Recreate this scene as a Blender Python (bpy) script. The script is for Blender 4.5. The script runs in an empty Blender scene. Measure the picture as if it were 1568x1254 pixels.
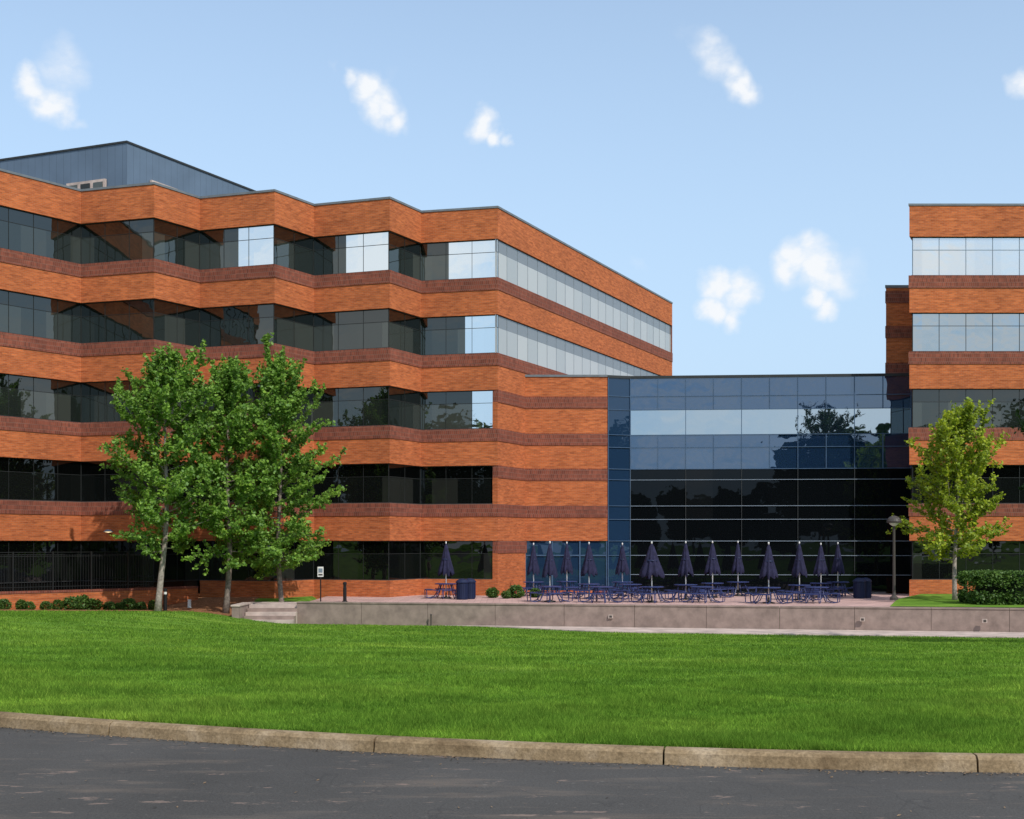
import bpy, math, random
import numpy as np
from mathutils import Vector
random.seed(7); RNG=np.random.default_rng(7)
S=bpy.context.scene
COL=S.collection
CZ=2.84

# ---------------------------------------------------------------- materials
class NT:
    def __init__(s,mat):
        mat.use_nodes=True; s.t=mat.node_tree; s.t.nodes.clear()
    def n(s,typ,ins=None,**kw):
        nd=s.t.nodes.new(typ)
        for k,v in kw.items(): setattr(nd,k,v)
        if ins:
            for k,v in ins.items():
                if isinstance(v,bpy.types.NodeSocket): s.t.links.new(v,nd.inputs[k])
                else: nd.inputs[k].default_value=v
        return nd
    def l(s,a,b): s.t.links.new(a,b)
    def ramp(s,fac,stops):
        nd=s.n('ShaderNodeValToRGB',{0:fac}); cr=nd.color_ramp
        while len(cr.elements)<len(stops): cr.elements.new(0.5)
        for e,(p,c) in zip(cr.elements,stops):
            e.position=p; e.color=(c[0],c[1],c[2],1) if not isinstance(c,(int,float)) else (c,c,c,1)
        return nd.outputs[0]
    def mix(s,fac,a,b,blend='MIX'):
        nd=s.n('ShaderNodeMix',data_type='RGBA',blend_type=blend)
        for i,v in ((0,fac),(6,a),(7,b)):
            if isinstance(v,bpy.types.NodeSocket): s.l(v,nd.inputs[i])
            else: nd.inputs[i].default_value=v if i==0 else (v[0],v[1],v[2],1)
        return nd.outputs[2]
    def math(s,op,a,b=0.0,c=0.0):
        nd=s.n('ShaderNodeMath',{0:a,1:b,2:c},operation=op); return nd.outputs[0]
    def mapping(s,vec,scale,rot=0.):
        return s.n('ShaderNodeMapping',{'Vector':vec,'Scale':scale,'Rotation':(0,0,rot)}).outputs[0]
    def noise(s,vec,scale,detail=4,rough=.55):
        return s.n('ShaderNodeTexNoise',{'Vector':vec,'Scale':scale,'Detail':detail,'Roughness':rough}).outputs['Fac']
    def out(s,sh): 
        o=s.n('ShaderNodeOutputMaterial'); s.l(sh,o.inputs[0])
    def bsdf(s,col,rough=.8,normal=None,metal=0.,spec=.3):
        nd=s.n('ShaderNodeBsdfPrincipled',{'Roughness':rough,'Metallic':metal,'Specular IOR Level':spec})
        if isinstance(col,bpy.types.NodeSocket): s.l(col,nd.inputs['Base Color'])
        else: nd.inputs['Base Color'].default_value=(*col,1)
        if normal is not None: s.l(normal,nd.inputs['Normal'])
        return nd.outputs[0]
    def bump(s,h,strength=.3,dist=.02):
        return s.n('ShaderNodeBump',{'Height':h,'Strength':strength,'Distance':dist}).outputs[0]
def M(name): return bpy.data.materials.new(name)

def brick_mat(name,c1,c2,mort,bw=.25,rh=.085,streak=.6):
    m=M(name); t=NT(m); uv=t.n('ShaderNodeTexCoord').outputs['UV']
    br=t.n('ShaderNodeTexBrick',{'Vector':uv,'Color1':(*c1,1),'Color2':(*c2,1),'Mortar':(*mort,1),'Scale':1.,'Mortar Size':.009,'Mortar Smooth':.4,'Bias':0.,'Brick Width':bw,'Row Height':rh})
    st=t.noise(t.mapping(uv,(.8,5.5,1)),1.6,6,.7)
    big=t.noise(uv,.35,3,.5)
    c=t.mix(streak,br.outputs['Color'],t.ramp(st,[(.32,(.34,.30,.30)),(.47,(.9,.88,.88)),(.7,(1.45,1.45,1.45))]),'MULTIPLY')
    c=t.mix(.5,c,t.ramp(big,[(.3,(.72,.72,.75)),(.7,(1.18,1.15,1.12))]),'MULTIPLY')
    t.out(t.bsdf(c,.9,t.bump(br.outputs['Fac'],-.3,.01),spec=.15)); return m
BR=brick_mat('orange_brick',(.56,.158,.05),(.40,.102,.035),(.40,.19,.105))
BRD=brick_mat('dark_red_brick',(.28,.082,.05),(.17,.052,.035),(.22,.14,.11),bw=.11,rh=.22,streak=.4)

def glass_mat(name,base,alt,refl,tint=(1,1,1),pane=1.4,wave=.25,altp=.5,wscale=.8,tiltk=.006,fk=.9,transom=1.):
    m=M(name); t=NT(m); uv=t.n('ShaderNodeTexCoord').outputs['UV']
    sp=t.n('ShaderNodeSeparateXYZ',{0:uv})
    fx=t.math('FLOOR',t.math('DIVIDE',sp.outputs[0],pane)); fy=t.math('FLOOR',t.math('DIVIDE',sp.outputs[1],4.))
    cb=t.n('ShaderNodeCombineXYZ',{0:fx,1:fy})
    wn=t.n('ShaderNodeTexWhiteNoise',{'Vector':cb.outputs[0]},noise_dimensions='3D')
    cell=t.ramp(wn.outputs['Value'],[(0,0.),(1-altp,.15),(min(.999,1-altp+.05),.5),(1,1.)])
    c=t.mix(cell,base,alt)
    if transom<1.:
        top=t.math('GREATER_THAN',t.math('MODULO',sp.outputs[1],4.),2.23)
        c=t.mix(top,c,(base[0]*transom,base[1]*transom,base[2]*transom))
    hn=t.noise(t.mapping(uv,(1,1.3,1)),wscale,2,.4)
    tilt=t.n('ShaderNodeVectorMath',{0:wn.outputs['Color'],1:(.5,.5,.5)},operation='SUBTRACT')
    tilt=t.n('ShaderNodeVectorMath',{0:tilt.outputs[0],'Scale':tiltk},operation='SCALE')
    nm=t.bump(hn,wave,.06)
    nn=t.n('ShaderNodeVectorMath',{0:nm,1:tilt.outputs[0]},operation='ADD')
    nn=t.n('ShaderNodeVectorMath',{0:nn.outputs[0]},operation='NORMALIZE').outputs[0]
    d=t.n('ShaderNodeBsdfDiffuse',{'Color':c}).outputs[0]
    g=t.n('ShaderNodeBsdfGlossy',{'Color':(*tint,1),'Roughness':.012,'Normal':nn}).outputs[0]
    fr=t.n('ShaderNodeFresnel',{'IOR':1.5}).outputs[0]
    fac=t.math('MINIMUM',t.math('MULTIPLY_ADD',fr,fk,refl),.95)
    mx=t.n('ShaderNodeMixShader',{0:fac,1:d,2:g}); t.out(mx.outputs[0]); return m
GL=glass_mat('dark_tinted_glass',(.010,.014,.012),(.05,.056,.048),.06,(.9,.95,.92),altp=.5,wave=.12,fk=.8,transom=.35)
GLL=glass_mat('dark_tinted_glass_low',(.004,.005,.005),(.022,.024,.021),.03,(.9,.95,.95),altp=.35,wave=.12,fk=.5,transom=.4)
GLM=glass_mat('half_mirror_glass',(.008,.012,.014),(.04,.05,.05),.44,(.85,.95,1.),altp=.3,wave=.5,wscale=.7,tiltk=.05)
GLC=glass_mat('sky_reflect_mirror_glass',(.05,.055,.06),(.10,.11,.12),.80,(.93,.99,1.),altp=.4,wave=.08)  # extra-reflective copy of the window glass, for panes meant to show sky
GLU=glass_mat('pale_sky_reflect_glass',(.38,.39,.37),(.48,.48,.45),.14,(.95,.97,1.),altp=.7,wave=.1,fk=.6,transom=.45)  # pale diffuse colour stands in for bright sky mirrored in the side windows
GLR=glass_mat('pale_sky_mirror_glass',(.25,.28,.30),(.40,.42,.42),.55,(.95,.98,1.),altp=.5,wave=.1)  # reflected sky partly painted in as a pale base colour
GB=glass_mat('blue_spandrel_glass',(.008,.022,.055),(.013,.034,.075),.17,(.52,.72,.98),1.52,.3,altp=.3,wscale=.7)
GBL=glass_mat('navy_glass',(.012,.032,.07),(.016,.04,.085),.05,(.6,.78,1.),1.52,.1,altp=.3,fk=.5)
GV=glass_mat('blue_vision_glass',(.01,.02,.035),(.02,.04,.06),.55,(.66,.82,.94),1.52,.14,altp=.2,wscale=.5)
GD=glass_mat('dark_atrium_glass',(.003,.004,.005),(.006,.007,.008),.012,(.7,.85,1.),1.52,.05,altp=.2,fk=.16,tiltk=.002)

def plain(name,col,rough=.6,metal=0.,var=.15,scale=2.,spec=.3):
    m=M(name); t=NT(m); o=t.n('ShaderNodeTexCoord').outputs['Object']
    f=t.noise(o,scale,5,.6)
    c=t.mix(1.,col,t.ramp(f,[(.25,1-var*1.6),(.75,1+var)]),'MULTIPLY')
    t.out(t.bsdf(c,rough,metal=metal,spec=spec)); return m
ALU=plain('dark_aluminium',(.03,.034,.036),.6)
ALUS=plain('slim_joint',(.022,.025,.025),.7)
ALUL=plain('light_mullion',(.20,.25,.31),.4)
ALUB=plain('blue_mullion',(.06,.11,.19),.4)
COPE=plain('metal_coping',(.16,.18,.20),.5)
CONC=plain('smooth_concrete',(.30,.225,.195),.9,var=.22,scale=2.2)
CONC2=plain('pale_concrete',(.52,.42,.37),.9,var=.25,scale=1.5)
ROOFM=plain('roof_gravel',(.2,.19,.18),.95)
NAVY=plain('navy_fabric',(.022,.022,.06),.85,var=.35,scale=5.)
NAVYM=plain('navy_metal',(.035,.05,.15),.4,var=.1)
NAVYD=plain('dark_navy_plastic',(.012,.02,.06),.5,var=.1)
WHT=plain('white_paint',(.75,.75,.73),.5,var=.05)
BLK=plain('black_metal',(.012,.012,.013),.5,var=.1)
BRN=plain('bronze_metal',(.07,.06,.055),.5,var=.1)
BARK=plain('bark',(.22,.18,.15),.95,var=.45,scale=9.)
BARKL=plain('pale_bark',(.36,.31,.27),.95,var=.4,scale=9.)
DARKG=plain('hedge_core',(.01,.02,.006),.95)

def panel_mat(name,c):
    m=M(name); t=NT(m); uv=t.n('ShaderNodeTexCoord').outputs['UV']
    w=t.n('ShaderNodeTexWave',{'Vector':uv,'Scale':.55,'Distortion':0.},wave_type='BANDS',bands_direction='X',wave_profile='SAW').outputs['Fac']
    c2=t.mix(1.,c,t.ramp(w,[(0,.45),(.07,1.),(.95,1.),(1,1.15)]),'MULTIPLY')
    c3=t.mix(.5,c2,t.ramp(t.noise(uv,.5,3),[(.3,.8),(.7,1.15)]),'MULTIPLY')
    t.out(t.bsdf(c3,.6,spec=.2)); return m
PANEL=panel_mat('blue_grey_metal_panel',(.12,.17,.235))

def leaf_mat(name,dark,light,trans=.35):
    m=M(name); t=NT(m)
    r=t.n('ShaderNodeNewGeometry').outputs['Random Per Island']
    o=t.n('ShaderNodeTexCoord').outputs['Object']
    f=t.noise(o,.9,3,.6)
    c=t.mix(r,dark,light)
    c=t.mix(.8,c,t.ramp(f,[(.3,(.55,.6,.55)),(.5,(.95,.95,.9)),(.7,(1.5,1.35,1.2))]),'MULTIPLY')
    d=t.n('ShaderNodeBsdfDiffuse',{'Color':c}).outputs[0]
    tr=t.n('ShaderNodeBsdfTranslucent',{'Color':c}).outputs[0]
    g=t.n('ShaderNodeBsdfGlossy',{'Color':(.6,.7,.6,1),'Roughness':.5}).outputs[0]
    a=t.n('ShaderNodeMixShader',{0:trans,1:d,2:tr}).outputs[0]
    b=t.n('ShaderNodeMixShader',{0:.03,1:a,2:g}).outputs[0]
    t.out(b); return m
LEAF=leaf_mat('green_leaf',(.115,.25,.036),(.28,.47,.07),.42)
LEAFY=leaf_mat('yellow_green_leaf',(.21,.31,.025),(.44,.52,.035),.42)
LEAFD=leaf_mat('dark_leaf',(.012,.03,.007),(.04,.075,.015),.2)
LEAFH=leaf_mat('hedge_leaf',(.035,.085,.016),(.10,.18,.03),.2)

def lawn_col(t,o):
    a=t.noise(o,.22,4,.6); b=t.noise(t.mapping(o,(.55,1.3,1)),.8,5,.65); cc=t.noise(o,2.6,4,.65)
    c=t.ramp(a,[(.3,(.115,.235,.03)),(.5,(.15,.285,.037)),(.7,(.22,.355,.052))])
    c=t.mix(.65,c,t.ramp(b,[(.32,(.66,.74,.66)),(.5,(.97,.98,.97)),(.7,(1.3,1.2,1.15))]),'MULTIPLY')
    c=t.mix(.7,c,t.ramp(cc,[(.3,.6),(.7,1.32)]),'MULTIPLY')
    mow=t.n('ShaderNodeTexWave',{'Vector':t.mapping(o,(1,1,1),math.radians(62)),'Scale':.14,'Distortion':1.2,'Detail':2.,'Detail Scale':.8},wave_type='BANDS',bands_direction='X').outputs['Fac']
    c=t.mix(.5,c,t.ramp(mow,[(.3,(.82,.86,.84)),(.7,(1.14,1.1,1.08))]),'MULTIPLY')
    return c
m=M('lawn_ground'); t=NT(m); o=t.n('ShaderNodeTexCoord').outputs['Object']
fi=t.noise(o,30,3,.7)
LAWN=m; t.out(t.bsdf(t.mix(.7,lawn_col(t,o),t.ramp(fi,[(.3,.45),(.7,1.1)]),'MULTIPLY'),.95,spec=.05))
m=M('grass_blade'); t=NT(m); o=t.n('ShaderNodeTexCoord').outputs['Object']; r=t.n('ShaderNodeNewGeometry').outputs['Random Per Island']
c=t.mix(1.,lawn_col(t,o),t.ramp(r,[(0,(.55,.6,.55)),(.85,(1.35,1.3,1.25)),(1,(2.1,1.7,1.9))]),'MULTIPLY')
a=t.n('ShaderNodeMixShader',{0:.4,1:t.n('ShaderNodeBsdfDiffuse',{'Color':c}).outputs[0],2:t.n('ShaderNodeBsdfTranslucent',{'Color':c}).outputs[0]})
BLADE=m; t.out(a.outputs[0])

m=M('asphalt'); t=NT(m); o=t.n('ShaderNodeTexCoord').outputs['Object']
c=t.ramp(t.noise(o,.5,5,.6),[(.3,(.068,.065,.061)),(.7,(.092,.088,.083))])
c=t.mix(.5,c,t.ramp(t.noise(o,55,3,.7),[(.3,.55),(.7,1.4)]),'MULTIPLY')
c=t.mix(t.ramp(t.noise(t.mapping(o,(.5,2.2,1)),1.7,4,.6),[(.54,0.),(.72,.45)]),c,(.19,.15,.12))
c=t.mix(t.ramp(t.noise(t.mapping(o,(.7,1.8,1)),3.2,5,.7),[(.63,0.),(.67,.6)]),c,(.29,.21,.17))
c=t.mix(t.ramp(t.noise(t.mapping(o,(1.,2.5,1)),7.,4,.7),[(.67,0.),(.69,.6)]),c,(.23,.21,.19))
v=t.noise(t.mapping(o,(1,.6,1)),.8,3,.6)
c=t.mix(t.ramp(v,[(.496,0.),(.5,.3),(.504,0.)]),c,(.035,.035,.036))
ASPH=m; t.out(t.bsdf(c,.95,t.bump(t.noise(o,90,2),.3,.01),spec=.08))
m=M('kerb_concrete'); t=NT(m); o=t.n('ShaderNodeTexCoord').outputs['Object']
c=t.ramp(t.noise(o,2.,5,.65),[(.3,(.17,.115,.062)),(.5,(.31,.225,.13)),(.7,(.45,.35,.235))])
c=t.mix(.7,c,t.ramp(t.noise(o,35,4,.7),[(.3,.4),(.7,1.25)]),'MULTIPLY')
KERB=m; t.out(t.bsdf(c,.9,t.bump(t.noise(o,50,3),.4,.01),spec=.15))
m=M('patio_paver'); t=NT(m); o=t.n('ShaderNodeTexCoord').outputs['Object']
b=t.n('ShaderNodeTexBrick',{'Vector':o,'Color1':(.56,.37,.33,1),'Color2':(.47,.31,.28,1),'Mortar':(.3,.2,.18,1),'Scale':1.,'Mortar Size':.015,'Brick Width':.6,'Row Height':.6})
c=t.mix(.6,b.outputs['Color'],t.ramp(t.noise(o,.8,4),[(.3,.75),(.7,1.25)]),'MULTIPLY')
PAVE=m; t.out(t.bsdf(c,.85,spec=.2))
m=M('mulch'); t=NT(m); o=t.n('ShaderNodeTexCoord').outputs['Object']
c=t.ramp(t.noise(o,12,5,.7),[(.3,(.12,.055,.03)),(.5,(.27,.13,.065)),(.7,(.40,.22,.13))])
MULCH=m; t.out(t.bsdf(c,.95,t.bump(t.noise(o,25,3),.8,.05),spec=.05))

# ---------------------------------------------------------------- mesh helpers
class MB:
    def __init__(s): s.v=[];s.f=[];s.m=[];s.uv=[];s.mats=[]
    def mi(s,mat):
        if mat not in s.mats: s.mats.append(mat)
        return s.mats.index(mat)
    def face(s,pts,mat,uvs=None):
        i=len(s.v); s.v+= [tuple(p) for p in pts]; s.f.append(tuple(range(i,i+len(pts)))); s.m.append(s.mi(mat))
        s.uv.append(uvs or [(p[0],p[1]) for p in pts])
    def box(s,c,ax,h,mat):   # centre, horizontal unit dir, half sizes (along, across, z)
        ux=Vector((ax[0],ax[1],0)).normalized(); uy=Vector((-ux.y,ux.x,0)); uz=Vector((0,0,1)); c=Vector(c)
        P=lambda a,b,d:c+ux*a*h[0]+uy*b*h[1]+uz*d*h[2]
        for q in (((-1,-1,-1),(1,-1,-1),(1,-1,1),(-1,-1,1)),((1,-1,-1),(1,1,-1),(1,1,1),(1,-1,1)),((1,1,-1),(-1,1,-1),(-1,1,1),(1,1,1)),
                  ((-1,1,-1),(-1,-1,-1),(-1,-1,1),(-1,1,1)),((-1,-1,1),(1,-1,1),(1,1,1),(-1,1,1)),((-1,1,-1),(1,1,-1),(1,-1,-1),(-1,-1,-1))):
            s.face([P(*k) for k in q],mat,[((P(*k)-c).dot(ux)+(P(*k)-c).dot(uy)+c.x,P(*k).z) for k in q])
    def tube(s,pts,rad,mat,n=6,cap=True):
        pts=[Vector(p) for p in pts]; rings=[]
        for i,p in enumerate(pts):
            d=(pts[min(i+1,len(pts)-1)]-pts[max(i-1,0)]).normalized()
            a=d.orthogonal().normalized() if i==0 else (a-d*a.dot(d)).normalized()
            b=d.cross(a); r=rad[i] if isinstance(rad,(list,tuple)) else rad
            rings.append([p+(a*math.cos(2*math.pi*k/n)+b*math.sin(2*math.pi*k/n))*r for k in range(n)])
        base=len(s.v)
        for R in rings: s.v+=[tuple(q) for q in R]
        for i in range(len(rings)-1):
            for k in range(n):
                q=(base+i*n+k,base+i*n+(k+1)%n,base+(i+1)*n+(k+1)%n,base+(i+1)*n+k)
                s.f.append(q); s.m.append(s.mi(mat)); s.uv.append([(0,0)]*4)
        if cap:
            for R0,rev in ((base,True),(base+(len(rings)-1)*n,False)):
                q=list(range(R0,R0+n)); q=q[::-1] if rev else q
                s.f.append(tuple(q)); s.m.append(s.mi(mat)); s.uv.append([(0,0)]*n)
    def lathe(s,prof,mat,n=16,fold=0.,folds=8,c=(0,0,0)):
        base=len(s.v)
        for r,z in prof:
            for k in range(n):
                a=2*math.pi*k/n; rr=r*(1+fold*math.cos(folds*a))
                s.v.append((c[0]+rr*math.cos(a),c[1]+rr*math.sin(a),c[2]+z))
        for i in range(len(prof)-1):
            for k in range(n):
                s.f.append((base+i*n+k,base+i*n+(k+1)%n,base+(i+1)*n+(k+1)%n,base+(i+1)*n+k)); s.m.append(s.mi(mat)); s.uv.append([(0,0)]*4)
    def mesh(s,name,smooth=False):
        me=bpy.data.meshes.new(name); me.from_pydata(s.v,[],s.f)
        for mt in s.mats: me.materials.append(mt)
        me.polygons.foreach_set('material_index',s.m)
        if smooth: me.polygons.foreach_set('use_smooth',[True]*len(s.f))
        u=me.uv_layers.new(name='UVMap'); flat=[c for f in s.uv for p in f for c in p]; u.data.foreach_set('uv',flat)
        me.update(); return me
    def obj(s,name,parent=None,loc=(0,0,0),smooth=False):
        return add(name,s.mesh(name,smooth),parent,loc)
def add(name,me,parent=None,loc=(0,0,0),rot=0.,scale=(1,1,1)):
    ob=bpy.data.objects.new(name,me); COL.objects.link(ob); ob.location=loc; ob.rotation_euler=(0,0,rot); ob.scale=scale
    if parent: ob.parent=parent
    return ob
def empty(name,loc=(0,0,0)): return add(name,None,loc=loc)
def np_mesh(name,V,F,mat,parent=None,loc=(0,0,0)):
    me=bpy.data.meshes.new(name); n,k=F.shape
    me.vertices.add(len(V)); me.vertices.foreach_set('co',V.astype(np.float32).ravel())
    me.loops.add(n*k); me.loops.foreach_set('vertex_index',F.astype(np.int32).ravel())
    me.polygons.add(n); me.polygons.foreach_set('loop_start',np.arange(0,n*k,k,dtype=np.int32)); 
    me.materials.append(mat); me.update(calc_edges=True); me.validate()
    return add(name,me,parent,loc)

def offset(pts,d):
    out=[]; ns=[]
    for a,b in zip(pts[:-1],pts[1:]):
        dx,dy=b[0]-a[0],b[1]-a[1]; L=math.hypot(dx,dy); ns.append((dy/L,-dx/L))
    for i,p in enumerate(pts):
        n1=ns[max(i-1,0)]; n2=ns[min(i,len(ns)-1)]; k=1+n1[0]*n2[0]+n1[1]*n2[1]
        out.append((p[0]+(n1[0]+n2[0])/k*d,p[1]+(n1[1]+n2[1])/k*d))
    return out
def band(mb,pts,o,z0,z1,mat,t=.3,capmat=None,segmat=None):
    A=offset(pts,o); B=offset(pts,o-t); cm=capmat or mat; u=0
    for i in range(len(pts)-1):
        a,b,c,d=A[i],A[i+1],B[i+1],B[i]; L=math.dist(pts[i],pts[i+1])
        if segmat and i in segmat:      # split this facet: dark pane run, then mirror panes standing in for sky reflection
            s,m2=segmat[i]; e=(a[0]+(b[0]-a[0])*s,a[1]+(b[1]-a[1])*s)
            mb.face([(*a,z0),(*e,z0),(*e,z1),(*a,z1)],mat,[(u,z0),(u+L*s,z0),(u+L*s,z1),(u,z1)])
            mb.face([(*e,z0),(*b,z0),(*b,z1),(*e,z1)],m2,[(u+L*s,z0),(u+L,z0),(u+L,z1),(u+L*s,z1)])
        else:
            mb.face([(*a,z0),(*b,z0),(*b,z1),(*a,z1)],mat,[(u,z0),(u+L,z0),(u+L,z1),(u,z1)])
        mb.face([(*a,z1),(*b,z1),(*c,z1),(*d,z1)],cm,[(u,0),(u+L,0),(u+L,t),(u,t)])
        mb.face([(*d,z0),(*c,z0),(*b,z0),(*a,z0)],cm,[(u,0),(u+L,0),(u+L,t),(u,t)])
        u+=L
    for P,Q in ((A[0],B[0]),(A[-1],B[-1])):
        mb.face([(*P,z0),(*Q,z0),(*Q,z1),(*P,z1)],cm,[(0,z0),(t,z0),(t,z1),(0,z1)])
def mullions(mb,pts,o,z0,z1,step,mat,hs=(),w=.03,dp=.03,vert=True):
    A=offset(pts,o)
    for i in range(len(pts)-1):
        a,b=Vector((*A[i],0)),Vector((*A[i+1],0)); L=(b-a).length; d=(b-a)/L
        if vert:
            n=max(1,round(L/step))
            for k in range(n+1):
                p=a+d*min(max(L*k/n,w+.005),L-w-.005); mb.box((p.x,p.y,(z0+z1)/2),d,(w,dp,(z1-z0)/2),mat)
        for h in hs:
            mm=a+d*L/2; mb.box((mm.x,mm.y,h),d,(L/2-.01,dp*.8,max(w*.9,.012)),mat)

# ---------------------------------------------------------------- left office building
W0=(-36.,46.1)
I1=(-21.75,65.92);O1=(-17.70,64.60);I2=(-16.08,67.3);O2=(-11.98,65.9);I3=(-10.41,68.75);O3=(-6.30,67.3);I4=(-4.87,70.15);O4=(-.76,69.15);R1=(11.9,97.)
front=[W0,I1,O1,I2,O2,I3,O3,I4,O4]; full=front+[R1]
bld=empty('brick_office_building')
mb=MB(); gl=MB(); mu=MB()
band(mb,full[3:],0,-.6,.86,BR); band(mb,full[:4],0,-.6,.2,BR)
band(gl,front[:4],-.14,.2,.86,GLL,.05)
for k in range(5):
    zb,zt=.86+4*k,2.91+4*k
    seg={4:{3:(.53,GLC),5:(.44,GLC),7:(.37,GLC)},3:{7:(.58,GLC)},2:{7:(.67,GLC)}}.get(k)
    band(gl,front,-.14,zb,zt,GL if k>1 else GLL,.05,segmat=seg)
    mullions(mu,front,-.132,zb,zt,1.4,ALUS,hs=(zt-.68,),w=.008,dp=.012)
    if k>=3:
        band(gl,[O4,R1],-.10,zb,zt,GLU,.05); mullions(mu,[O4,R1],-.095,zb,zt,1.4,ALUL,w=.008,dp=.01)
    pl=full if k>=3 else front
    band(mu,pl,-.08,zb-.0,zb+.04,ALU,.1); band(mu,pl,-.08,zt-.04,zt,ALU,.1)
    if k<4:
        band(mb,full,0,zt,zt+1.29,BR); band(mb,full,.035,zt+1.29,zb+4,BRD,.33)
    if k<3:
        band(mb,[O4,R1],0,zb,zt-.66,BR); band(mb,[O4,R1],.035,zt-.66,zt-.003,BRD,.33)
band(mb,full,0,18.91,20.53,BR); band(mb,full,.04,20.53,20.64,COPE,.45)
rf=offset(full,-.28)+[(-20,125),(-75,110),(-70,60)]
mb.face([(*p,20.2) for p in rf],ROOFM)
back=[R1,(-20,125),(-75,110),(-70,60),W0]
for a,b in zip(back[:-1],back[1:]):
    L=math.dist(a,b); mb.face([(*a,-.6),(*b,-.6),(*b,20.5),(*a,20.5)],BR,[(0,0),(L,0),(L,21),(0,21)])
mb.obj('brick_walls',bld); gl.obj('windows',bld); mu.obj('window_frames',bld)
# penthouse plant room
ph=MB(); B=(-23.6,80.);C=(-17.4,92.5);D=(-29,98)
def pwall(a,b): 
    L=math.dist(a,b); ph.face([(*a,20),(*b,20),(*b,27.3),(*a,27.3)],PANEL,[(0,20),(L,20),(L,27),(0,27)])
pwall((-45,88.9),B); pwall(B,C); pwall(C,D); pwall(D,(-45,88.9)); 
ph.face([(-45,88.9,27.2),(*B,27.2),(*C,27.2),(*D,27.2)],ROOFM)
band(ph,[(-45,88.9),B,C],.06,27.3,27.42,ALU,.3)
dv=Vector((B[0]+45,B[1]-88.9,0)).normalized(); n=Vector((dv.y,-dv.x,0))
p=Vector((B[0],B[1],0))-dv*3.0+n*.12
ph.box((p.x,p.y,24.6),dv,(1.5,.08,.62),CONC2)
for kk in range(3): 
    pp=p+dv*(-.98+kk*.98)+n*.09; ph.box((pp.x,pp.y,24.6),dv,(.36,.02,.45),ALU if kk==1 else GL)
d2=Vector((C[0]-B[0],C[1]-B[1],0)).normalized(); n2=Vector((d2.y,-d2.x,0)); p=Vector((*B,0))+d2*3.2+n2*.12
ph.box((p.x,p.y,25.1),d2,(1.2,.08,.4),CONC2); p+=d2*2; ph.box((p.x,p.y,24.9),d2,(.4,.08,.3),ALU)
ph.obj('rooftop_plant_room',bld)
# connector + curtain wall
C0=(.70,72.45); D0=(5.3,72.45); E0=(6.6,72.9); F0=(21.9,71.6)
cw=MB()
cf=[C0,D0]
for z0,z1,mt,oo in ((2.91,4.2,BR,0),(4.2,4.86,BRD,.035),(4.86,6.25,BR,0),(6.25,6.91,BRD,.035),(6.91,8.2,BR,0),(8.2,8.86,BRD,.035),(8.86,10.25,BR,0),(10.25,10.91,BRD,.035),(10.91,12.0,BR,0)):
    band(cw,cf,oo,z0,z1,mt,.35)
band(cw,cf,.05,12.0,12.12,COPE,.4)
band(cw,cf,-.1,.15,2.91,GBL,.05); band(cw,cf,.0,-.2,.15,BR)
mullions(cw,cf,-.06,.15,2.9,1.5,ALUB,hs=(2.1,),w=.04)
cg=[D0,E0,F0]; cr=[E0,F0]; cl=[D0,E0]
for z0,z1,mt in ((.1,1.03,GD),(1.03,6.9,GD),(6.9,8.8,GB),(8.8,10.2,GV),(10.2,11.95,GB)):
    band(cw,cr,0,z0,z1-.002,mt,.1)
band(cw,cl,0,.1,11.95,GBL,.1)
mullions(cw,cr,.03,6.9,8.8,1.53,ALUB,hs=(8.8,8.1,6.9),w=.018,dp=.03)
mullions(cw,cr,.03,10.2,11.95,1.53,ALUB,hs=(10.95,10.2),w=.018,dp=.03)
mullions(cw,cr,.03,8.8,10.2,3.06,ALUB,w=.014,dp=.03)
mullions(cw,cr,.03,1.0,6.9,3.06,ALU,w=.016,dp=.03)
mullions(cw,cr,.04,1.,6.9,3.06,ALUL,hs=(6.3,4.85,4.1,2.9,2.1,1.03),w=.018,dp=.03,vert=False)
mullions(cw,cl,.03,.1,11.95,1.3,ALUB,hs=(10.95,10.2,8.8,8.1,6.9,6.3,4.85,4.1,2.9,2.1),w=.018,dp=.03)
band(cw,cg,.06,11.95,12.1,ALU,.4)
cw.face([(*C0,11.9),(*D0,11.9),(*E0,11.9),(*F0,11.9),(22,95,11.9),(11,95,11.9)],ROOFM)
cw.obj('glass_atrium_wing',bld)

# ---------------------------------------------------------------- right office building
rb=empty('brick_office_building')
mb=MB(); gl=MB(); mu=MB()
full2=[(26.5,81.),(20.9,68.7),(62,68.7)]
band(mb,full2,0,-.6,.86,BR)
for k in range(5):
    zb,zt=.86+4*k,2.91+4*k
    band(gl,full2,-.14,zb,zt,(GLL,GLL,GL,GLM,GLR)[k],.05)  # panes paler and more mirrored on upper floors, imitating reflected sky
    mullions(mu,full2,-.13,zb,zt,1.4,ALU if k<4 else ALUL,hs=(zt-.68,),w=.010,dp=.015)
    band(mu,full2,-.08,zb,zb+.04,ALU,.1); band(mu,full2,-.08,zt-.04,zt,ALU,.1)
    if k<4: band(mb,full2,0,zt,zt+1.29,BR); band(mb,full2,.035,zt+1.29,zb+4,BRD,.33)
band(mb,full2,0,18.91,20.53,BR); band(mb,full2,.04,20.53,20.64,COPE,.45)
mb.face([(*p,20.2) for p in offset(full2,-.28)+[(62,81)]],ROOFM)
for a,b in (((62,68.7),(62,81)),((62,81),(26.5,81))):
    mb.face([(*a,-.6),(*b,-.6),(*b,20.5),(*a,20.5)],BR,[(0,0),(30,0),(30,21),(0,21)])
wing=[(24.6,82.),(20.9,73.),(26.,73.)]
z=-.6; zs=[]
for k in range(5):
    for lo,hi in ((4*k+.2,4*k+.86),(4*k+2.25,4*k+2.91)):
        if hi<17.05: zs.append((lo,hi))
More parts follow.
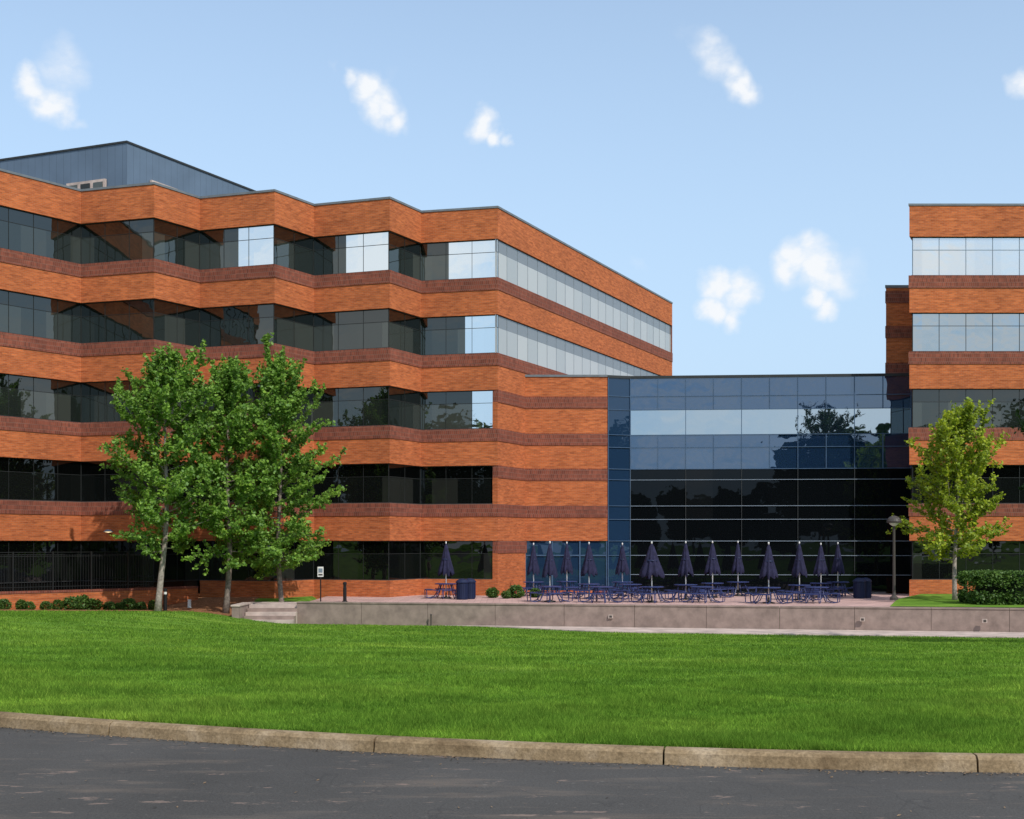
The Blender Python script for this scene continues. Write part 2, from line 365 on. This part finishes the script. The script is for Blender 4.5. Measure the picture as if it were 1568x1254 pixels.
for lo,hi in zs:
    band(mb,wing,0,z,lo,BR); band(mb,wing,.035,lo,hi,BRD,.33); z=hi
band(mb,wing,0,z,17.05,BR); band(mb,wing,.04,17.05,17.2,COPE,.45)
mb.face([(*p,16.9) for p in wing],ROOFM)
mb.obj('brick_walls',rb); gl.obj('windows',rb); mu.obj('window_frames',rb)

# ---------------------------------------------------------------- terrain
def Yk(X):
    x=20*np.tanh(np.asarray(X,float)/20); return 10.85-.2636*x+.0253*x*x
def Yw(X): return 58.1-.195*np.clip(X,-25,45)
def sm(a,b,x):
    t=np.clip((x-a)/(b-a),0,1); return t*t*(3-2*t)
PATHW=3.
def pathw(x): return PATHW*sm(-3.,5.,x)+.02
def gz(X,Y):
    X=np.asarray(X,float); Y=np.asarray(Y,float)
    k=Yk(X); w=Yw(X); ze=-.93+.53*(1-sm(-15.,-9.6,X))
    t=np.clip((Y-k)/(w-pathw(X)-k),0,1); A=.12*(1-sm(-8,4,X))+.02
    z=1.175+(ze-1.175)*t+A*np.sin(t*math.pi)+.03*np.sin(X*.35)*np.sin(t*math.pi)
    l=(1-sm(-10.2,-9.7,X))
    z=z+(0.-ze)*sm(0,5,Y-w)*l
    return np.where(Y<k-.02,1.0,z)
xs=np.unique(np.concatenate([np.linspace(-700,-60,12),np.linspace(-60,-30,16),np.linspace(-30,30,121),np.linspace(30,60,16),np.linspace(60,700,12)]))
ss=np.unique(np.concatenate([np.linspace(-600,-20,12),np.linspace(-20,-.1,6),[-.04,0.],np.linspace(.5,60,120),np.linspace(62,900,16)]))
XX,SS=np.meshgrid(xs,ss); YY=Yk(XX)+SS; ZZ=gz(XX,YY)
V=np.stack([XX,YY,ZZ],-1).reshape(-1,3); nx=len(xs)
ii,jj=np.meshgrid(np.arange(len(ss)-1),np.arange(nx-1),indexing='ij'); b=(ii*nx+jj).ravel()
F=np.stack([b,b+1,b+nx+1,b+nx],1)
g=np_mesh('ground',V,F,LAWN); g.data.polygons.foreach_set('use_smooth',[True]*len(F))
# road sheet
xr=np.linspace(-60,60,241); kk=Yk(xr)-.19
V=np.concatenate([np.stack([xr,kk,np.full_like(xr,1.07)],1),np.stack([xr,np.full_like(xr,-14.),np.full_like(xr,1.07)],1)]); n=len(xr)
b=np.arange(n-1); np_mesh('road',V,np.stack([b+n,b+n+1,b+1,b],1),ASPH)
# kerb: cast segments with open joints
kb=MB(); prof=[(-.20,-.10),(-.185,.0),(-.17,.09),(-.15,.112),(-.12,.122),(-.03,.122),(0.,.118),(0.,-.1)]
def kpt(x,o,zz):
    d=(float(Yk(x+.01))-float(Yk(x-.01)))/.02; L=math.hypot(1,d); return (x-d/L*o, float(Yk(x))+o/L, 1.07+zz)
joints=[-3.62,-1.11,1.24,3.6]
js=[-3.62-2.6*i for i in range(10,0,-1)]+joints+[3.6+2.45*i for i in range(1,12)]
for a,b2 in zip(js[:-1],js[1:]):
    N=14; rows=[]
    for i in range(N+1):
        x=a+.008+(b2-a-.016)*i/N; rows.append([kpt(x,o,z) for o,z in prof])
    for i in range(N):
        for j in range(len(prof)-1): kb.face([rows[i][j],rows[i+1][j],rows[i+1][j+1],rows[i][j+1]],KERB)
    kb.face(rows[0],KERB); kb.face(rows[-1][::-1],KERB)
kb.obj('kerb')
# leaf litter and grit along the gutter
rng=np.random.default_rng(77); n=900; x=rng.uniform(-6,6,n); y=Yk(x)-.21-np.abs(rng.exponential(.07,n)); 
x2=rng.uniform(-5,5,90); y2=rng.uniform(7.5,10.4,90); X_=np.concatenate([x,x2]); Y_=np.concatenate([y,np.minimum(y2,Yk(x2)-.25)])
s=.006+.012*rng.random(len(X_)); az=rng.random(len(X_))*6.28; cc=np.stack([X_,Y_,np.full_like(X_,1.078)],1); a=np.stack([np.cos(az)*s,np.sin(az)*s,s*.3],1); b=np.stack([-np.sin(az)*s,np.cos(az)*s,s*.2],1)*.6
np_mesh('leaf_litter',np.stack([cc-a,cc+b,cc+a,cc-b],1).reshape(-1,3),np.arange(4*len(X_)).reshape(-1,4),plain('dry_leaf',(.22,.15,.09),.9,var=.5,scale=20.))

# grass blades
N=680000
u=RNG.random(N); inv=1/10.1+(1/61.-1/10.1)*u; Y=1/inv; X=(RNG.random(N)*2-1)*(.43*Y+.3)
k=Yk(X); w=Yw(X)
lim=np.where(X<-12.3, np.where(X<-14.5, 60+(X+14.5)*.70, 59.6)+.25*np.sin(X*3), np.where(X<-9.6,w-1.9,w-pathw(X)-.04))
keep=(Y>k-.01-.02*np.sin(X*7))&(Y<lim); X=X[keep];Y=Y[keep]; N=len(X)
Z=gz(X,Y)-.004; Z=np.where(Y<Yk(X),1.185,Z)
h=(.025+.045*RNG.random(N))*(1+.35*np.sin(X*1.7+np.sin(Y*1.1)*2)); wd=.0035*(Y/10.)**.9*(.7+.6*RNG.random(N))
az=RNG.random(N)*6.283; lean=RNG.normal(0,.5,(N,2))*h[:,None]
c=np.stack([X,Y,Z],1); dx=np.stack([np.cos(az)*wd,np.sin(az)*wd,np.zeros(N)],1)
tip=c+np.concatenate([lean,h[:,None]],1)
V=np.stack([c-dx,c+dx,tip],1).reshape(-1,3); F=np.arange(3*N).reshape(-1,3)
np_mesh('grass',V,F,BLADE)

# ---------------------------------------------------------------- patio, walls, beds
pt=MB(); pt.face([(-9.7,60.3,0),(45,49.6,0),(45,76,0),(-9.7,76,0)],PAVE); 
pt.face([(-9.72,60.2,-.9),(-9.72,60.2,0),(-9.72,72,0),(-9.72,72,-.9)],CONC); pt.obj('patio_paving')
rw=MB()
wlp=[(-9.9+54.9*i/18,60.03-10.7*i/18) for i in range(19)]
for a,b in zip(wlp[:-1],wlp[1:]):
    d=Vector((b[0]-a[0],b[1]-a[1],0)).normalized(); a2=(a[0]+d.x*.008,a[1]+d.y*.008); b2=(b[0]-d.x*.008,b[1]-d.y*.008)
    band(rw,[a2,b2],0,-1.3,.04,CONC,.34)
    band(rw,[a2,b2],.03,.04,.10,CONC,.42)
rw.obj('retaining_wall')
st=MB()
for i in range(5):
    st.box((-11.0,58.9+i*.42,-.75+i*.155-.3),(1,0),(1.15,.21+.002*i,.38),CONC if i%2 else CONC2)
st.box((-12.35,59.6,-.45),(0,1),(1.3,.16,.42),CONC); st.box((-12.35,59.6,.0),(0,1),(1.34,.20,.035),CONC2)
st.box((-10.6,61.6,-.35),(1,0),(1.9,.5,.347),CONC2)
st.obj('garden_steps')
sw=MB(); xsw=np.linspace(-3,45,80)
f=lambda x,o:(x,float(Yw(x))-o,float(gz(x,float(Yw(x))-o))+.05)
for a,b in zip(xsw[:-1],xsw[1:]):
    wa,wb=float(pathw(a)),float(pathw(b))
    sw.face([f(a,wa),f(b,wb),f(b,.03),f(a,.03)],CONC2)
    q=f(a,wa);r=f(b,wb); sw.face([(q[0],q[1],q[2]-.2),(r[0],r[1],r[2]-.2),r,q],CONC2)
sw.obj('footpath')
# mulch bed draped
mx=np.linspace(-34,-9.75,80); rows=16; V=[]
for x in mx:
    lo=(60+(x+14.5)*.70 if x<-14.5 else 59.6)+.25*math.sin(x*3)+.1*math.sin(x*11); lo=max(lo,46)
    if x>-12.6: lo=62.3
    hi=66.8 if x<-12.6 else 63.2
    for j in range(rows):
        y=lo+(hi-lo)*j/(rows-1); V.append((x,y,float(gz(x,y))+(.035 if 0<j<rows-1 else -.01)+random.random()*.02))
V=np.array(V); b=(np.arange(79)[:,None]*rows+np.arange(rows-1)[None]).ravel()
np_mesh('mulch_bed',V,np.stack([b,b+rows,b+rows+1,b+1],1),MULCH)
# raised grass at right
gr=MB(); gr.face([(16.2,56.,.09),(45,50.2,.09),(45,68.6,.12),(21.5,68.6,.12),(18.6,63,.1)],LAWN); gr.obj('grass_verge')
# low brick planter wall with railing fence
pw=MB(); pl=[(-27.5,53.1),(-17.2,62.4),(-15.6,64.9)]; band(pw,pl,0,-.6,.55,BR,.3); band(pw,pl,.03,.55,.65,BRD,.36); pw.obj('low_brick_wall')
fn=MB(); fl=offset(pl[:2],-.15); a=Vector((*fl[0],0)); b=Vector((*fl[1],0)); L=(b-a).length; d=(b-a)/L
i=0; s_=0
while s_<L:
    p=a+d*s_; big=(i%14==0); fn.box((p.x,p.y,.65+(.88 if big else .82)),d,(.03 if big else .008,.03 if big else .008,.88 if big else .82),BLK); s_+=.13; i+=1
for z in (.82,2.2,2.38): 
    m_=(a+b)/2; fn.box((m_.x,m_.y,z),d,(L/2,.012,.014),BLK)
fn.obj('metal_fence')

# ---------------------------------------------------------------- foliage helpers
def leaf_quads(Cn,size,rng,flat=.3):
    N=len(Cn); nrm=rng.normal(size=(N,3)); nrm[:,2]=np.abs(nrm[:,2])+flat; nrm[:,1]-=.3; nrm/=np.linalg.norm(nrm,axis=1)[:,None]
    r=rng.normal(size=(N,3)); a=np.cross(nrm,r); a/=np.linalg.norm(a,axis=1)[:,None]; b=np.cross(nrm,a)
    s=size*(.6+.8*rng.random(N))[:,None]
    V=np.stack([Cn-a*s*.5,Cn+b*s*.38,Cn+a*s*.5,Cn-b*s*.38],1).reshape(-1,3)
    return V,np.arange(4*N).reshape(-1,4)
def tree(name,base,H,z0,R,seed,leafmat,barkmat,nprim=46,leafs=.13,dens=1.,lead=3,r0=.13,leanx=0.,low=.75,droop=0.):
    rng=np.random.default_rng(seed); rnd=random.Random(seed)
    root=empty(name,base); mb=MB(); pts=[]
    prof=lambda t:(low+(1-low)*math.sin(math.pi/2*min(1,t/.35)) if t<.35 else max(.12,math.cos((t-.35)/.65*math.pi/2)**.8))
    def trunk(z): return Vector((leanx*z/H+.10*math.sin(z*.7+seed),.1*math.cos(z*.6+seed),z))
    n=14; mb.tube([trunk(H*.93*i/n) for i in range(n+1)],[r0*(1.25 if i==0 else 1)*(1-.93*i/n)+.012 for i in range(n+1)],barkmat,8)
    def shoot(p,d,L,r):
        q=[p]; dd=d.copy()
        for i in range(4):
            dd=(dd+Vector((rnd.gauss(0,.12),rnd.gauss(0,.12),.10+rnd.gauss(0,.08)))).normalized(); q.append(q[-1]+dd*L/4)
        mb.tube(q,[r,r*.8,r*.6,r*.4,r*.2],barkmat,4,False); return q
    def fill(q,cnt,pw=.8):
        for _ in range(cnt):
            g_=rnd.random()**pw*(len(q)-1); kk=min(int(g_),len(q)-2); pp=q[kk].lerp(q[kk+1],g_-kk); pts.append((pp.x,pp.y,pp.z))
    ga=rnd.random()*6
    for i in range(nprim):
        t=(i+.5)/nprim; z=z0+(H*.92-z0)*t**.95; ga+=2.4+rnd.gauss(0,.25)
        el=math.radians(8+50*t+rnd.gauss(0,9)-droop*(1-t)); 
        L=R*prof(t)*(0.66+.56*rnd.random())/max(.6,math.cos(el))
        d=Vector((math.cos(ga)*math.cos(el),math.sin(ga)*math.cos(el),math.sin(el)))
        q=[trunk(z)]; dd=d.copy(); ns=7
        for j in range(ns):
            dd=(dd+Vector((rnd.gauss(0,.07),rnd.gauss(0,.07),.05-droop*.004*(1-t)))).normalized(); q.append(q[-1]+dd*L/ns)
        rr=.010+.024*(1-t)
        mb.tube(q,[rr*(1-.8*j/ns) for j in range(ns+1)],barkmat,5,False)
        nsub=int(5+L*4.2)
        for j in range(nsub):
            f=.15+.85*(j+rnd.random())/nsub; k=min(int(f*ns),ns-1); p=q[k].lerp(q[k+1],min(1,f*ns-k))
            sd=(dd*.5+Vector((rnd.gauss(0,.55),rnd.gauss(0,.55),.2+rnd.gauss(0,.42)-droop*.012*(1-t)))).normalized()
            sl=(.35+.65*rnd.random())*(1.15-.35*f)*(R/2.4)
            fill(shoot(p,sd,sl,.007),int(sl*34*dens))
        fill(q[2:],int(L*14*dens))
    for i in range(lead):
        a=rnd.random()*6.28; p=trunk(H*(.72+.15*rnd.random())); d=Vector((math.cos(a)*.3,math.sin(a)*.3,1)).normalized()
        L=H*(.12+.12*rnd.random()); q=shoot(p,d,L,.02); fill(q,int(L*90*dens))
        for j in range(10):
            p=q[1].lerp(q[4],rnd.random()); fill(shoot(p,Vector((rnd.gauss(0,.6),rnd.gauss(0,.6),.8)).normalized(),.5,.006),22)
    P=np.array(pts); P=P+rng.normal(0,.05,P.shape); 
    V,F=leaf_quads(P,leafs,rng)
    mb.obj('trunk_and_limbs',root,smooth=True); np_mesh('foliage',V,F,leafmat,root); print(name,len(P))
    return root
def gzf(x,y): return float(gz(x,y))
tree('shade_tree',(-15.9,59.,gzf(-16,59)-.05),12.0,2.7,2.6,11,LEAF,BARKL,72,.155,1.2,3,.14,.5,.85,6)
tree('shade_tree',(-13.3,60.8,gzf(-13.3,60.8)-.05),12.1,2.5,2.4,12,LEAF,BARK,72,.155,1.2,4,.14,.2,.8,10)
tree('shade_tree',(-11.0,62.3,gzf(-11.,62.3)-.05),12.3,1.9,2.5,15,LEAF,BARK,80,.155,1.2,4,.12,-.2,.85,10)
tree('young_tree',(21.1,62.,.05),8.7,1.9,2.6,23,LEAFY,BARKL,60,.15,1.05,3,.11,0.,.8,4)
tree('shade_tree',(19.2,40.,-.5),13.6,4.0,3.7,31,LEAFD,BARK,44,.15,.8,3,.16)
# tree line on the far side of the drive (seen reflected in the glass)
rng=np.random.default_rng(5); cl=[]
x=-210.
tr=MB()
while x<170:
    right=x>24
    hh=22. if x<-60 else (21. if right else 9.5)
    hh*=.85+.3*rng.random(); y=-48-14*rng.random()
    tr.tube([(x,y,.5),(x,y,hh*.6)],[.3,.15],BARK,6)
    for _ in range(14 if right else 9):
        c=np.array([x+rng.normal(0,2.4),y+rng.normal(0,2),1+hh*(.2+.65*rng.random())]); r=hh*.16*(.7+.6*rng.random())
        d=rng.normal(size=(240,3)); d/=np.linalg.norm(d,axis=1)[:,None]; cl.append(c+d*r*(.75+.35*rng.random((240,1))))
    x+=(4. if right else 5.2)+3*rng.random()
V,F=leaf_quads(np.concatenate(cl),1.2,rng)
tl=empty('background_tree_line'); np_mesh('foliage',V,F,LEAFD,tl); tr.obj('trunks',tl)

# hedge
def hedge(name,c,hx,hy,hz,n,seed,size=.09):
    rng=np.random.default_rng(seed); root=empty(name,c)
    d=rng.normal(size=(n,3)); d/=np.linalg.norm(d,axis=1)[:,None]
    p=np.sign(d)*np.abs(d)**.45; p=p/np.max(np.abs(p),axis=1)[:,None]**.7; d2=p*np.array([hx,hy,hz])*(1+rng.normal(0,.03,(n,1))); d2[:,2]=np.clip(d2[:,2],-hz,None)+hz
    V,F=leaf_quads(d2,size,rng); np_mesh('foliage',V,F,LEAFH,root)
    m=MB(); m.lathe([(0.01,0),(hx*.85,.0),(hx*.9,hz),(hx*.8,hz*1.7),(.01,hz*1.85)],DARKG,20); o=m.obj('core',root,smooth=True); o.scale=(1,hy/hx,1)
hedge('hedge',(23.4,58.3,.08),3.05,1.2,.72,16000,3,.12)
rs=random.Random(4)
hm=None
for i in range(24):
    s=.04+.94*i/23; x=-27.5+10.3*s+.5; y=53.1+9.3*s-.75+rs.gauss(0,.08); z=gzf(x,y)
    if hm is None:
        rng=np.random.default_rng(9); d=rng.normal(size=(1100,3)); d/=np.linalg.norm(d,axis=1)[:,None]; d*=(.6+.45*rng.random((1100,1)))*np.array([.28,.28,.28]); d[:,2]+=.22
        V,F=leaf_quads(d,.07,rng); o=np_mesh('shrub',V,F,LEAFH,None,(x,y,z)); hm=o.data
    else: 
        k_=rs.uniform(.8,1.45); add('shrub',hm,None,(x+rs.gauss(0,.1),y,z),rs.random()*6,(k_,k_,k_*rs.uniform(.8,1.15)))
for x,y,s in ((-1.,66.5,1.2),(.2,66.2,1.5),(1.2,66.9,1.1),(-.3,65.6,.9)): add('shrub',hm,None,(x,y,0),x,(s,s,s*.9))

# ---------------------------------------------------------------- patio furniture
def umbrella_mesh(w,seed):
    m=MB()
    m.tube([(0,0,.02),(0,0,2.72)],.028,WHT,8); m.lathe([(.28,.0),(.28,.05),(.05,.09),(.03,.3)],BLK,16)
    n=32; prof=[(.02,2.74),(.07,2.62),(.12,2.35),(.17,2.05),(.22,1.75),(.27,1.5),(.30,1.32),(.27,1.22)]
    base=len(m.v)
    for i,(rr,z) in enumerate(prof):
        f=i/(len(prof)-1)
        for k in range(n):
            a=2*math.pi*k/n; am=.36*f; R=rr*w*(1+am*math.cos(8*a+.5*f))*(1+.1*math.sin(2*a+seed)); zz=z-(.10*math.cos(8*a+.5) if i>=len(prof)-2 else 0)-(.06*math.sin(3*a+seed) if i==len(prof)-1 else 0)
            m.v.append((R*math.cos(a),R*math.sin(a),zz))
    for i in range(len(prof)-1):
        for k in range(n): m.f.append((base+i*n+k,base+(i+1)*n+k,base+(i+1)*n+(k+1)%n,base+i*n+(k+1)%n)); m.m.append(m.mi(NAVY)); m.uv.append([(0,0)]*4)
    m.lathe([(.001,2.86),(.03,2.84),(.04,2.80),(.03,2.75),(.012,2.72)],WHT,8)
    m.lathe([(.155*w,2.0),(.19*w,1.98),(.20*w,1.93),(.17*w,1.91)],NAVYD,16)
    return m.mesh('patio_umbrella',True)
um=[umbrella_mesh(.95,1),umbrella_mesh(1.1,2),umbrella_mesh(1.5,3)]
def table_mesh():
    m=MB(); 
    m.lathe([(.03,.75),(.56,.75),(.585,.735),(.585,.715),(.56,.70),(.03,.70)],NAVYM,8)
    for i in range(4):
        a=math.pi/2*i+math.pi/4; u=Vector((math.cos(a),math.sin(a),0)); v=Vector((-u.y,u.x,0))
        for j in range(4):
            c=u*(.76+.085*j); m.box((c.x,c.y,.45),v,(.44-.02*j,.034,.018),NAVYM)
        for sgn in (-1,1):
            e=v*(.30*sgn)
            m.tube([u*.30+e*.6+Vector((0,0,.69)),u*.38+e*.8+Vector((0,0,.40)),u*.55+e+Vector((0,0,.10)),u*.80+e+Vector((0,0,.02)),u*1.02+e+Vector((0,0,.05)),u*1.04+e+Vector((0,0,.42))],.024,NAVYM,6)
            m.tube([u*.40+e*.85+Vector((0,0,.40)),u*.75+e+Vector((0,0,.43)),u*1.04+e+Vector((0,0,.43))],.02,NAVYM,6)
        m.tube([u*1.04-v*.3+Vector((0,0,.43)),u*1.04+v*.3+Vector((0,0,.43))],.02,NAVYM,6)
    return m.mesh('picnic_table',False)
tm=table_mesh()
def fx(px,Y): return (px-784)*Y/2000.
rs=random.Random(12)
UM=[(683,66,1),(817,69,0),(842,62,1),(868,70,0),(902,65.5,1),(953,69,0),(998,61.5,2),(1050,64.5,1),(1091,67,1),(1130,69,0),(1177,60.5,1),(1224,64,1),(1257,67,1),(1283,69.,0)]
for px,Y,k in UM:
    x=fx(px,Y); add('patio_umbrella',um[k],None,(x,Y,0),rs.random()*6,(1,1,1+rs.uniform(-.02,.02))); 
    add('picnic_table',tm,None,(x,Y,.004),rs.random()*1.5)
for px,Y in ((920,61.5),(1075,61.5),(1250,61),(965,65)): add('picnic_table',tm,None,(fx(px,Y),Y,.004),rs.random())
def bin_mesh():
    m=MB(); m.lathe([(.001,0),(.27,0),(.29,.04),(.29,.85),(.33,.87),(.33,.93),(.25,1.02),(.12,1.08),(.001,1.09)],NAVYD,20,fold=.0)
    for k in range(20):
        a=2*math.pi*k/20; m.box((.295*math.cos(a),.295*math.sin(a),.45),(-math.sin(a),math.cos(a)),(.02,.012,.38),NAVYD)
    return m.mesh('litter_bin',False)
bm_=bin_mesh()
for px,Y in ((708,64.5),(719,65.2),(1316,66),(1325,66.4)): add('litter_bin',bm_,None,(fx(px,Y),Y,0),0,(1,1,.95))

# street lamp on the terrace edge
m=MB(); m.lathe([(.001,0),(.2,0),(.2,.12),(.11,.2),(.075,.35),(.06,3.5),(.05,3.55)],BRN,12)
m.lathe([(.05,3.5),(.14,3.56),(.2,3.6),(.23,3.66)],WHT,20); m.lathe([(.23,3.655),(.34,3.66),(.35,3.74),(.30,3.86),(.18,3.96),(.05,4.0),(.001,4.01)],BRN,20)
m.obj('street_lamp',None,(fx(1369,62),62.,.09))
def bollard(name,x,y,z,h,mat,top=WHT):
    m=MB(); m.lathe([(.001,0),(.13,0),(.13,.04),(.085,.06),(.085,h*.72),(.07,h*.74),(.07,h*.86),(.095,h*.87),(.095,h*.96),(.05,h),(.001,h)],mat,14); m.lathe([(.073,h*.745),(.073,h*.855)],top,14); m.obj(name,None,(x,y,z))
bollard('bollard_light',fx(253,59.5),59.5,gzf(-15.8,59.5),1.05,BLK)
bollard('bollard_light',fx(528,62),62,0,.95,BLK,BLK)
bollard('bollard_light',fx(1478,61),61,.09,.9,BLK,BLK)
bollard('bollard_light',fx(290,62.5),62.5,gzf(-15.4,62.5),.42,WHT)
m=MB(); m.tube([(0,0,0),(0,0,1.6)],.03,BLK,8); m.box((0,-.045,1.42),(1,0),(.14,.012,.24),WHT); m.box((0,-.06,1.48),(1,0),(.10,.004,.10),ALUL); m.box((0,-.06,1.28),(1,0),(.10,.004,.04),BRN)
m.obj('parking_sign',None,(fx(491,62.5),62.5,0))
m=MB(); m.tube([(0,0,-.1),(0,0,.45)],.03,BRN,8); m.lathe([(.001,.45),(.045,.45),(.045,.5),(.001,.52)],BRN,8); m.obj('marker_post',None,(fx(660,58.6),58.6,-.9))
for px in (935,1320,1507):
    X_=(px-784)/2000.*57; Yq=60.03-(X_+9.9)*10.7/54.9; X_=(px-784)*Yq/2000
    m=MB(); m.box((0,0,0),(1,-.195),(.10,.04,.08),CONC2); m.box((0,-.03,0),(1,-.195),(.055,.025,.045),BRN); m.obj('wall_light',None,(X_,Yq-.05,-.42))
# lit wall lamp on facade
EM=M('lamp_glow'); t=NT(EM); e=t.n('ShaderNodeEmission',{'Color':(1,.75,.4,1),'Strength':2.5}); t.out(e.outputs[0])
m=MB(); m.box((0,.1,.0),(1,0),(.08,.1,.08),BLK); m.lathe([(.001,.12),(.12,.11),(.22,.03),(.24,0)],ALUL,16,c=(0,-.12,0)); m.lathe([(.2,.0),(.001,-.03)],EM,12,c=(0,-.12,0)); m.obj('wall_lamp',None,(-20.1,65.15,3.35))

# ---------------------------------------------------------------- world, sun, camera
sv=Vector((.72,-1,0)).normalized(); EL=math.radians(45); rot=math.atan2(sv.x,sv.y)
W=bpy.data.worlds.new('World'); S.world=W; W.use_nodes=True; t=NT(W)
sky=t.n('ShaderNodeTexSky',sky_type='NISHITA'); sky.sun_disc=False; sky.sun_elevation=EL; sky.sun_rotation=rot; sky.air_density=1.0; sky.dust_density=.5; sky.ozone_density=1.8
dirv=t.n('ShaderNodeVectorMath',{0:t.n('ShaderNodeTexCoord').outputs['Generated']},operation='NORMALIZE').outputs[0]
def disp(scale,amp,det,rough):
    q=t.n('ShaderNodeTexNoise',{'Vector':dirv,'Scale':scale,'Detail':det,'Roughness':rough}).outputs['Color']
    q=t.n('ShaderNodeVectorMath',{0:q,1:(.5,.5,.5)},operation='SUBTRACT').outputs[0]
    return t.n('ShaderNodeVectorMath',{0:q,'Scale':amp},operation='SCALE').outputs[0]
dd=t.n('ShaderNodeVectorMath',{0:dirv,1:disp(34.,.026,3.,.5)},operation='ADD').outputs[0]
dd=t.n('ShaderNodeVectorMath',{0:dd,1:disp(130.,.006,3.,.55)},operation='ADD').outputs[0]
clouds=[(98,100,32,.5),(118,118,18,.4),(55,135,20,.9),(78,158,25,1),(98,178,16,.8),(115,190,12,.4),(540,118,14,.8),(562,135,22,1),(585,158,24,1),(605,178,18,.85),(622,188,12,.4),(508,93,9,.25),(738,190,19,1),(757,206,13,1),(778,212,9,.8),(1080,68,22,.6),(1100,90,25,.7),(1120,112,22,.75),(1142,130,20,.95),(1128,142,14,.6),(1092,474,20,1),(1120,485,18,.8),(1132,496,10,.4),(1098,434,22,1),(1130,446,24,1),(1150,458,14,.5),(1215,404,28,1),(1240,388,24,.8),(1258,412,30,1),(1282,430,24,.7),(1245,452,18,.9),(1262,470,20,.95),(1272,484,12,.6),(1300,400,24,.25),(1310,425,16,.2),(1568,130,20,.8),(975,405,16,.2),(600,120,20,.12),(1050,50,22,.15)]
acc=None
def blob(v,r,a,acc):
    ds=t.n('ShaderNodeVectorMath',{0:dd,1:tuple(v)},operation='DISTANCE').outputs['Value']
    q=t.n('ShaderNodeMapRange',{'Value':ds,'From Min':r*1.8/2000,'From Max':0.,'To Min':0.,'To Max':a*1.25},interpolation_type='SMOOTHSTEP').outputs[0]
    return q if acc is None else t.math('SMOOTH_MAX',acc,q,.12)
for x,y,r,a in clouds:
    acc=blob(Vector(((x-784)/2000,1,(830-y)/2000)).normalized(),r,a,acc)
wisp=t.noise(t.mapping(dirv,(1,1,1.5)),70,3,.55)
acc=t.math('MULTIPLY',acc,t.ramp(wisp,[(.3,.6),(.6,1.)]))
acc=t.math('MINIMUM',acc,1.)
acc=t.ramp(acc,[(0.02,0.),(.35,.28),(.9,.95),(1.,1.)])
racc=None     # small cumulus behind the viewer, mirrored by the atrium glazing
for x,z,r,a in ((975,.118,26,.9),(1020,.105,26,.8),(1060,.118,22,.9),(1105,.11,26,.9),(1150,.12,24,.8),(1195,.112,26,.9),(1000,.066,28,.8),(1070,.062,28,.9),(1130,.068,26,.8),(1190,.064,24,.7),(1040,.09,30,.5),(1120,.085,30,.4)):
    racc=blob(Vector(((x-784-340)/2000,-1,z)).normalized(),r*1.3,a,racc)
racc=t.math('MINIMUM',racc,1.)
sp=t.n('ShaderNodeSeparateXYZ',{0:dirv})
cn=t.noise(t.mapping(dirv,(1,1,2.2)),2.4,6,.6)
rear=t.math('MULTIPLY',t.ramp(cn,[(.47,0.),(.62,.9)]),t.n('ShaderNodeMapRange',{'Value':sp.outputs[1],'From Min':.80,'From Max':.5}).outputs[0])
haze=t.n('ShaderNodeMapRange',{'Value':sp.outputs[2],'From Min':.46,'From Max':.10,'To Min':.12,'To Max':.85}).outputs[0]
mask=t.math('MAXIMUM',t.math('MAXIMUM',acc,rear),racc)
tint=t.mix(1.,sky.outputs[0],(2.35,2.25,2.05),'MULTIPLY')
base=t.mix(haze,tint,(4.5,6.4,8.9))
fin=t.mix(mask,base,(9.2,9.5,9.9))
bg=t.n('ShaderNodeBackground',{'Color':fin,'Strength':.1}); o=t.n('ShaderNodeOutputWorld'); t.l(bg.outputs[0],o.inputs[0])
sun=bpy.data.lights.new('sun','SUN'); sun.energy=3.2; sun.angle=math.radians(.6); sun.color=(1,.95,.87)
so=bpy.data.objects.new('sun',sun); COL.objects.link(so)
sd=Vector((sv.x*math.cos(EL),sv.y*math.cos(EL),math.sin(EL))); so.rotation_euler=sd.to_track_quat('Z','Y').to_euler(); so.location=(20,-40,60)
cam=bpy.data.cameras.new('camera'); co=bpy.data.objects.new('camera',cam); COL.objects.link(co); co.location=(0,0,CZ); co.rotation_euler=(math.radians(90),0,0)
cam.sensor_width=36; cam.lens=2000/1568*36; cam.shift_y=203/1568; cam.clip_end=3000; S.camera=co
S.view_settings.view_transform='Standard'; S.view_settings.look='None'; S.view_settings.exposure=0
